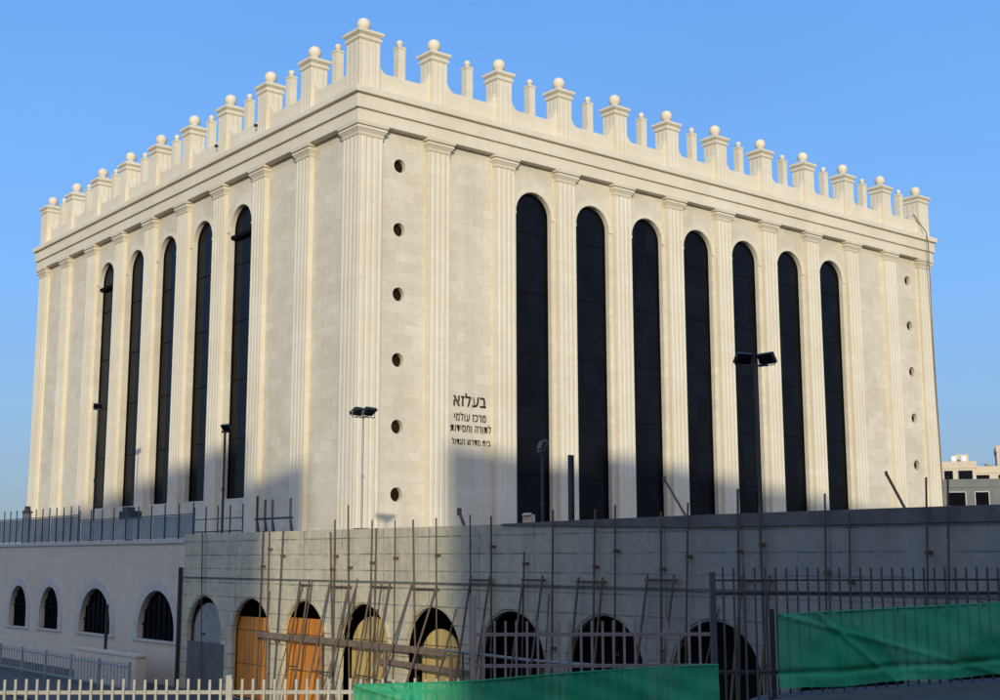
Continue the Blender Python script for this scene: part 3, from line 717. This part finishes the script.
mb = MB(); mb.box(-.11, .11, -.14, .14, 0, .26); part('body', mb, M['card'], t)
mb = MB(); mb.obox((-.13, 0, .27), (1, 0, .4), (0, 1, 0), (0, 0, 1), .07, .13, .006); part('flap', mb, M['card'], t)

# ================================================================== STREET FENCE AND TARPAULINS (16 m in front of the viewer)
FD = 16.0
FRZ = math.atan2(RY, RX)
GZ = [(-30, -3.6), (-10, -2.65), (-3, -2.2), (2.4, -1.93), (3.3, -1.66), (6.1, -1.48), (12, -1.1), (30, .6)]
def ground_z(a):
    for (x0, y0), (x1, y1) in zip(GZ, GZ[1:]):
        if a <= x1: return y0 + (y1 - y0) * (max(a, x0) - x0) / (x1 - x0)
    return GZ[-1][1]
def picket_fence(label, a0, a1, posts, rails, ztop, mat, rmat, pw=.021, posttop=None, skip=None):
    am = (a0 + a1) / 2; base = fp(am, FD, ground_z(a0) - .05)
    t = thing('picket_fence', label, 'fence', base, FRZ); g0 = base.z
    n = int((a1 - a0) / .128)
    for k in range(1, n):
        a = a0 + (a1 - a0) * k / n; dz = random.uniform(-.006, .006); zb = max(ground_z(a), g0) + .02 - g0
        mb = MB(); mb.box(a - am - pw, a - am + pw, -.012, .012, zb, ztop + dz - g0); part('picket', mb, mat, t)
    for z, hh in rails:
        mb = MB(); mb.box(a0 - am, a1 - am, .014, .05, z - hh - g0, z + hh - g0); part('rail', mb, rmat, t)
    for a, zt in posts:
        mb = MB(); w = .034; mb.box(a - am - w, a - am + w, -.03, .07, 0, zt - g0); part('post', mb, mat, t)
picket_fence('low cream painted picket fence at the bottom left', -10.2, -.38, [(-9.2, -1.4), (-6.27, -1.4), (-3.25, -1.40)], [(-1.60, .022), (-2.35, .022)], -1.445, M['cream'], M['cream'], .0145)
picket_fence('mid height grey picket fence behind the lower green tarpaulin', -.33, 2.53, [(-.33, -.45)], [(-.93, .02), (-1.30, .02)], -.77, M['mauve'], M['mauve'], .014)
picket_fence('tallest dark picket fence behind the green tarpaulin at the right', 2.57, 8.6, [(2.57, -.19), (8.6, -.16)], [(-.29, .010), (-.45, .020), (-1.38, .02)], -.14, M['blue_steel'], M['dark_steel'], .011)
def tarp(label, a0, a1, top, bot, seed, fold=None):
    rnd = random.Random(seed); am = (a0 + a1) / 2
    base = fp(am, FD - .06, bot(am)); t = thing('tarpaulin', label, 'tarpaulin', base, FRZ, None)
    na, nz = int((a1 - a0) / .02), 30; v = []; ph = [rnd.uniform(0, 6.28) for _ in range(8)]
    for j in range(nz + 1):
        q = j / nz
        for i in range(na + 1):
            a = a0 + (a1 - a0) * i / na
            zt, zb = top(a), bot(a)
            sag = .018 * abs(math.sin((a - a0) / .64 * PI)) * q ** 3
            z = zb + (zt - zb) * q - sag + .01 * math.sin(a * 5 + ph[0]) * (1 - q)
            rip = .030 * abs(math.cos((a - a0) / .128 * PI)) ** 1.6 * (.55 + .45 * math.sin(q * 3 + ph[1]))
            big = .035 * math.sin(a * 2.1 + ph[2] + q * 2) + .02 * math.sin(a * 4.7 - q * 5 + ph[3]) + .012 * math.sin((a + q * 1.4) * 9 + ph[4])
            diag = 0
            for k in range(3):
                u = (a - a0) * (.35 + .2 * k) - (zt - z) * (1.1 - .5 * k) - .25 * k
                diag += .045 * math.exp(-(u / .024) ** 2) * math.exp(-(a - a0) * .25)
            ff = 0
            if fold and abs(q - fold) < .05: ff = .05 * (1 - abs(q - fold) / .05)
            v.append((a - am, -(rip + big * (.35 + .65 * (1 - q)) + diag) - .02 + ff, z - base.z))
    f = [(j * (na + 1) + i, j * (na + 1) + i + 1, (j + 1) * (na + 1) + i + 1, (j + 1) * (na + 1) + i) for j in range(nz) for i in range(na)]
    mb = MB(); mb.add(v, f, True); part('sheet', mb, M['tarp'], t)
    a = a0 + .12
    while a < a1 - .05:
        mb = MB(); z = top(a) - base.z; mb.tube([(a - am, -.05, z - .05), (a - am + .01, -.035, z + .015), (a - am + .015, .03, z + .01)], .006, 5); part('tie', mb, M['letter'], t); a += rnd.uniform(.45, .75)
    mb = MB(); pts = [(a0 + (a1 - a0) * i / 24 - am, -.03, top(a0 + (a1 - a0) * i / 24) - base.z - .01) for i in range(25)]; mb.tube(pts, .012, 6); part('top_hem', mb, M['tarp'], t)
def lerp(tab):
    def g(a):
        if a <= tab[0][0]: return tab[0][1]
        for (x0, y0), (x1, y1) in zip(tab, tab[1:]):
            if a <= x1: return y0 + (y1 - y0) * (a - x0) / (x1 - x0)
        return tab[-1][1]
    return g
tarp('lower green tarpaulin tied along the fence at the bottom centre, partly sunlit', -1.76, 2.60, lerp([(-1.76, -1.50), (-.36, -1.46), (.72, -1.37), (1.68, -1.31), (2.61, -1.27)]), lambda a: ground_z(a) + .03, 3)
tarp('large shaded green tarpaulin on the tall fence at the right', 3.32, 9.2, lerp([(3.32, -.69), (4.23, -.64), (6.05, -.55), (9.2, -.42)]), lerp([(3.32, -1.57), (6.05, -1.40), (9.2, -1.2)]), 11, .2)
t = thing('steel_post', 'dark steel post at the left edge of the right-hand green tarpaulin', 'post', fp(3.27, FD - .02, -1.68), FRZ)
mb = MB(); mb.box(-.028, .028, -.02, .02, 0, 1.05); part('shaft', mb, M['dark_steel'], t)
mb = MB(); mb.box(-.07, .07, -.06, .06, 0, .02); part('base_plate', mb, M['dark_steel'], t)

# ================================================================== GROUND, ROAD, PAVEMENT
def terrain():
    mb = MB()
    A = [-700, -400, -250, -150, -100, -70, -50, -40, -30, -20, -14, -10, -7, -3, 0, 2.4, 3.3, 4.5, 6.1, 8, 10, 12, 20, 30, 40, 50, 70, 100, 150, 250, 400, 700]
    Dd = [-400, -250, -150, -100, -60, -40, -25, -15, -10, -5, 0, 4, 8, 12, 14, 15.2, 16, 16.5, 16.9, 17.4, 18.2, 19.2, 20.5, 22, 25, 30, 36, 45, 60, 80, 110, 150, 220, 320, 480, 800]
    v = []
    for d in Dd:
        for a in A:
            st = ground_z(a)
            if d < 0: st = st * (1 - min(1, -d / 60)) + -1.75 * min(1, -d / 60)
            k = min(1, max(0, (d - 16.5) / 3.6)); k = k * k * (3 - 2 * k)
            z = st * (1 - k) + -5.104 * k - .03
            p = fp(a, d, z); v.append(p)
    n = len(A); f = [(j * n + i, j * n + i + 1, (j + 1) * n + i + 1, (j + 1) * n + i) for j in range(len(Dd) - 1) for i in range(n - 1)]
    mb.add(v, f); structure('ground', mb, M['ground'])
    def strip(name, d0, d1, dz, mat, thick=0):
        mb = MB(); aa = sorted([-30 + k for k in range(61)] + [2.4, 3.3, 6.1])
        for a, b in zip(aa, aa[1:]):
            q = lambda x, d, h=0: fp(x, d, ground_z(x) + dz - h)
            mb.quad(q(a, d0), q(b, d0), q(b, d1), q(a, d1))
            if thick: mb.quad(q(a, d0), q(b, d0), q(b, d0, thick), q(a, d0, thick))
        structure(name, mb, mat)
    strip('road', 2.0, 14.2, -.012, M['asphalt'])
    strip('kerb', 14.2, 14.36, .0, M['kerb'], .03)
    strip('pavement', 14.36, 16.45, -.006, M['paving'])
terrain()
mb = MB(); mb.quad((-15, -50, -5.096), (XW, -50, -5.096), (XW, 60, -5.096), (-15, 60, -5.096)); structure('path', mb, M['paving'])

# ================================================================== OTHER BUILDINGS
def house(label, c, rz, w, d, h, mat, floors, nwin, name='town_house', extras=(), faces=('front', 'side')):
    t = thing(name, label, 'building', (c[0], c[1], -5.2), rz)
    mb = MB(); mb.box(-w / 2, w / 2, -d / 2, d / 2, 0, h); part('wall', mb, mat, t)
    mb = MB()
    for a in (((-w / 2 - .1, w / 2 + .1), (-d / 2 - .1, -d / 2 + .2)), ((-w / 2 - .1, w / 2 + .1), (d / 2 - .2, d / 2 + .1)), ((-w / 2 - .1, -w / 2 + .2), (-d / 2 + .2, d / 2 - .2)), ((w / 2 - .2, w / 2 + .1), (-d / 2 + .2, d / 2 - .2))):
        mb.box(a[0][0], a[0][1], a[1][0], a[1][1], h - .02, h + .9)
    part('roof_parapet', mb, mat, t)
    fh = h / floors; rnd = random.Random(int(abs(c[0] * 7 + c[1])))
    for k in range(floors):
        for i in range(nwin):
            x = -w / 2 + w * (i + .5) / nwin + rnd.uniform(-.2, .2); z = k * fh + fh * .38; ww = rnd.choice((.55, .7, .9))
            for yy, s in ((d / 2, 1), (-d / 2, -1)):
                if s == 1 and 'back' not in faces: continue
                if s == -1 and 'front' not in faces: continue
                y0, y1 = sorted((yy, yy + s * .06)); mb = MB()
                mb.box(x - ww - .09, x - ww, y0, y1, z - .09, z + 1.5); mb.box(x + ww, x + ww + .09, y0, y1, z - .09, z + 1.5)
                mb.box(x - ww, x + ww, y0, y1, z + 1.41, z + 1.5); y0s, y1s = sorted((yy, yy + s * .16)); mb.box(x - ww - .15, x + ww + .15, y0s, y1s, z - .2, z - .09)
                o = part('window', mb, M['annex_trim'], t)
                y0, y1 = sorted((yy, yy + s * .02)); mb = MB(); mb.box(x - ww, x + ww, y0, y1, z - .09, z + 1.41); part('pane', mb, M['glass'], o)
    for nm, m2, b in extras:
        mb = MB()
        if nm == 'water_tank': mb.lathe([(.001, 0), (.45, 0), (.45, 1.0), (.001, 1.1)], b, 14)
        elif nm == 'satellite_dish':
            mb.tube([b, (b[0], b[1], b[2] + .8)], .05, 6); mb.lathe([(.001, .7), (.4, .78), (.75, 1.05)], b, 14)
        else: mb.box(*b)
        part(nm, mb, m2, t)
    return t
EH = 5.2
def far(ang_px, dist):
    """plan point dist m from the viewer, ang_px/1300 to the right of the view axis"""
    k = ang_px / 1300.0; q = Vector((HX + RX * k, HY + RY * k)) ; return (CAMP.x + q.x * dist, CAMP.y + q.y * dist)
FZ = FRZ - .33
house('flat-roofed stone house with white roof tanks just right of the hall', far(438, 180), FZ, 9.4, 9, 11.6 + EH, M['house_a'], 6, 4, extras=(('water_tank', M['white'], (1.9, -3, 17.5)), ('water_tank', M['white'], (3.2, -3, 17.5)), ('stair_head', M['house_a'], (2.2, 3.9, -1, 2, 16.8, 18.9)), ('balcony', M['house_a'], (1.5, 4.3, -5.7, -4.5, 12.6, 13.6))))
house('stone house with a small satellite dish on its roof at the right edge', far(492, 181), FZ, 5.9, 9, 11.1 + EH, M['house_a'], 6, 2, extras=(('satellite_dish', M['white'], (-.6, -2, 16.6)), ('balcony', M['house_a'], (-2.4, .6, -5.6, -4.5, 12.2, 13.2))))
house('pinkish taller house cut by the right edge of the view', far(532, 200), FZ, 10.5, 9, 15.6 + EH, M['house_b'], 7, 4)
house('low house painted dark grey as if shaded, in front of the sunlit stone houses', far(478, 150), FZ + .05, 14, 8, 7.6 + EH, M['shade_grey'], 4, 5)
# blocks behind and beside the viewer: their roofs cast the long evening shadows on the hall
QZ = math.atan2(-.6, .8)
def qa(q, a): return (.8 * q + .6 * a, -.6 * q + .8 * a)
def block(label, q0, q1, a1, top, dep=13.0, mat='house_a', nw=6):
    return house(label, qa((q0 + q1) / 2, a1 - dep / 2), QZ, q1 - q0, dep, top - .9 + 5.2, M[mat], 8, nw, 'apartment_block', (), ('back',))
SA = -88.0
block('stone apartment block across the street, right of the gap behind the viewer', 4.2, 12.2, SA, 21.35, nw=3)
block('long stone apartment block across the street, right end behind the viewer', 12.2, 64, SA - .6, 22.6, 13, 'house_b', 14)
block('narrow stone apartment block across the street, left of the gap behind the viewer', -6.3, -2.64, SA, 20.5, nw=2)
block('long stone apartment block across the street, left end behind the viewer', -64, -6.3, SA - .5, 23.1, 13, 'house_c', 14)

# ================================================================== CAMERA, SUN, SKY
cam = bpy.data.cameras.new('camera'); co = bpy.data.objects.new('camera', cam); COL.objects.link(co)
F = Vector((math.cos(PITCH) * HX, math.cos(PITCH) * HY, math.sin(PITCH))); R0 = Vector((RX, RY, 0)); U0 = R0.cross(F)
cr, sr = math.cos(ROLL), math.sin(ROLL)
Rv, Uv = cr * R0 + sr * U0, -sr * R0 + cr * U0
mat = Matrix((Rv, Uv, -F)).transposed().to_4x4(); mat.translation = CAMP + Vector((0, 0, EYE)); co.matrix_world = mat
cam.sensor_fit = 'HORIZONTAL'; cam.sensor_width = 36; cam.lens = 36 * 1.299617; cam.clip_end = 3000
sc.camera = co
EL = math.radians(10.0)
sd = Vector((-.6 * math.cos(EL), -.8 * math.cos(EL), math.sin(EL)))      # towards the sun
su = bpy.data.lights.new('sun', 'SUN'); su.energy = 3.35; su.angle = math.radians(.75); su.color = (1.0, .91, .69)
so = bpy.data.objects.new('sun', su); COL.objects.link(so); so.rotation_euler = sd.to_track_quat('Z', 'Y').to_euler()
so.location = (-60, -90, 60)
w = bpy.data.worlds.new('World'); sc.world = w; w.use_nodes = True; nt = w.node_tree; nt.nodes.clear()
out = nt.nodes.new('ShaderNodeOutputWorld'); bg = nt.nodes.new('ShaderNodeBackground'); sky = nt.nodes.new('ShaderNodeTexSky')
sky.sky_type = 'NISHITA'; sky.sun_disc = False; sky.sun_elevation = EL
sky.sun_rotation = math.atan2(sd.x, sd.y); sky.altitude = 700; sky.air_density = 1.0; sky.dust_density = .6; sky.ozone_density = 1.0
# clear evening sky: Nishita graded with the hazy blue gradient of the photograph and a warm glow around the low sun
tc = nt.nodes.new('ShaderNodeTexCoord'); sx = nt.nodes.new('ShaderNodeSeparateXYZ'); nt.links.new(tc.outputs['Generated'], sx.inputs[0])
cr_ = nt.nodes.new('ShaderNodeValToRGB'); nt.links.new(sx.outputs[2], cr_.inputs[0]); el = cr_.color_ramp.elements
STOPS = [(0.0, (.19, .30, .43)), (.05, (.225, .375, .57)), (.11, (.235, .45, .78)), (.2, (.20, .475, .98)), (.41, (.145, .40, .96)), (1.0, (.09, .26, .66))]
while len(el) < len(STOPS): el.new(.5)
for e, (q, c) in zip(el, STOPS): e.position = q; e.color = (*c, 1)
sc1 = nt.nodes.new('ShaderNodeVectorMath'); sc1.operation = 'SCALE'; nt.links.new(cr_.outputs[0], sc1.inputs[0]); sc1.inputs['Scale'].default_value = 1 / .15
hz = nt.nodes.new('ShaderNodeMapping'); hz.inputs['Scale'].default_value = (1.0, 1.0, 3.0); nt.links.new(tc.outputs['Generated'], hz.inputs[0])
hv = nt.nodes.new('ShaderNodeMapRange'); hv.inputs[1].default_value = .3; hv.inputs[2].default_value = .7; hv.inputs[3].default_value = .96; hv.inputs[4].default_value = 1.05
nt.links.new(noise(nt, hz.outputs[0], 2.2, 5, .6), hv.inputs[0])
sc2 = nt.nodes.new('ShaderNodeVectorMath'); sc2.operation = 'SCALE'; nt.links.new(sc1.outputs[0], sc2.inputs[0]); nt.links.new(hv.outputs[0], sc2.inputs['Scale'])
base = mixc(nt, .88, sky.outputs[0], sc2.outputs[0])
dt = nt.nodes.new('ShaderNodeVectorMath'); dt.operation = 'DOT_PRODUCT'; nt.links.new(tc.outputs['Generated'], dt.inputs[0]); dt.inputs[1].default_value = tuple(sd)
g = ramp(nt, dt.outputs['Value'], -.1, 1.0)
pw = nt.nodes.new('ShaderNodeMath'); pw.operation = 'POWER'; nt.links.new(g, pw.inputs[0]); pw.inputs[1].default_value = 1.6
gl = nt.nodes.new('ShaderNodeVectorMath'); gl.operation = 'SCALE'; gl.inputs[0].default_value = (.90, .73, .52); nt.links.new(pw.outputs[0], gl.inputs['Scale'])
gs = nt.nodes.new('ShaderNodeVectorMath'); gs.operation = 'SCALE'; nt.links.new(gl.outputs[0], gs.inputs[0]); gs.inputs['Scale'].default_value = 1 / .15
ad = nt.nodes.new('ShaderNodeVectorMath'); ad.operation = 'ADD'; nt.links.new(base, ad.inputs[0]); nt.links.new(gs.outputs[0], ad.inputs[1])
nt.links.new(ad.outputs[0], bg.inputs[0]); bg.inputs[1].default_value = .15
nt.links.new(bg.outputs[0], out.inputs[0])
sc.view_settings.view_transform = 'Standard'; sc.view_settings.look = 'None'; sc.view_settings.exposure = 0; sc.view_settings.gamma = 1
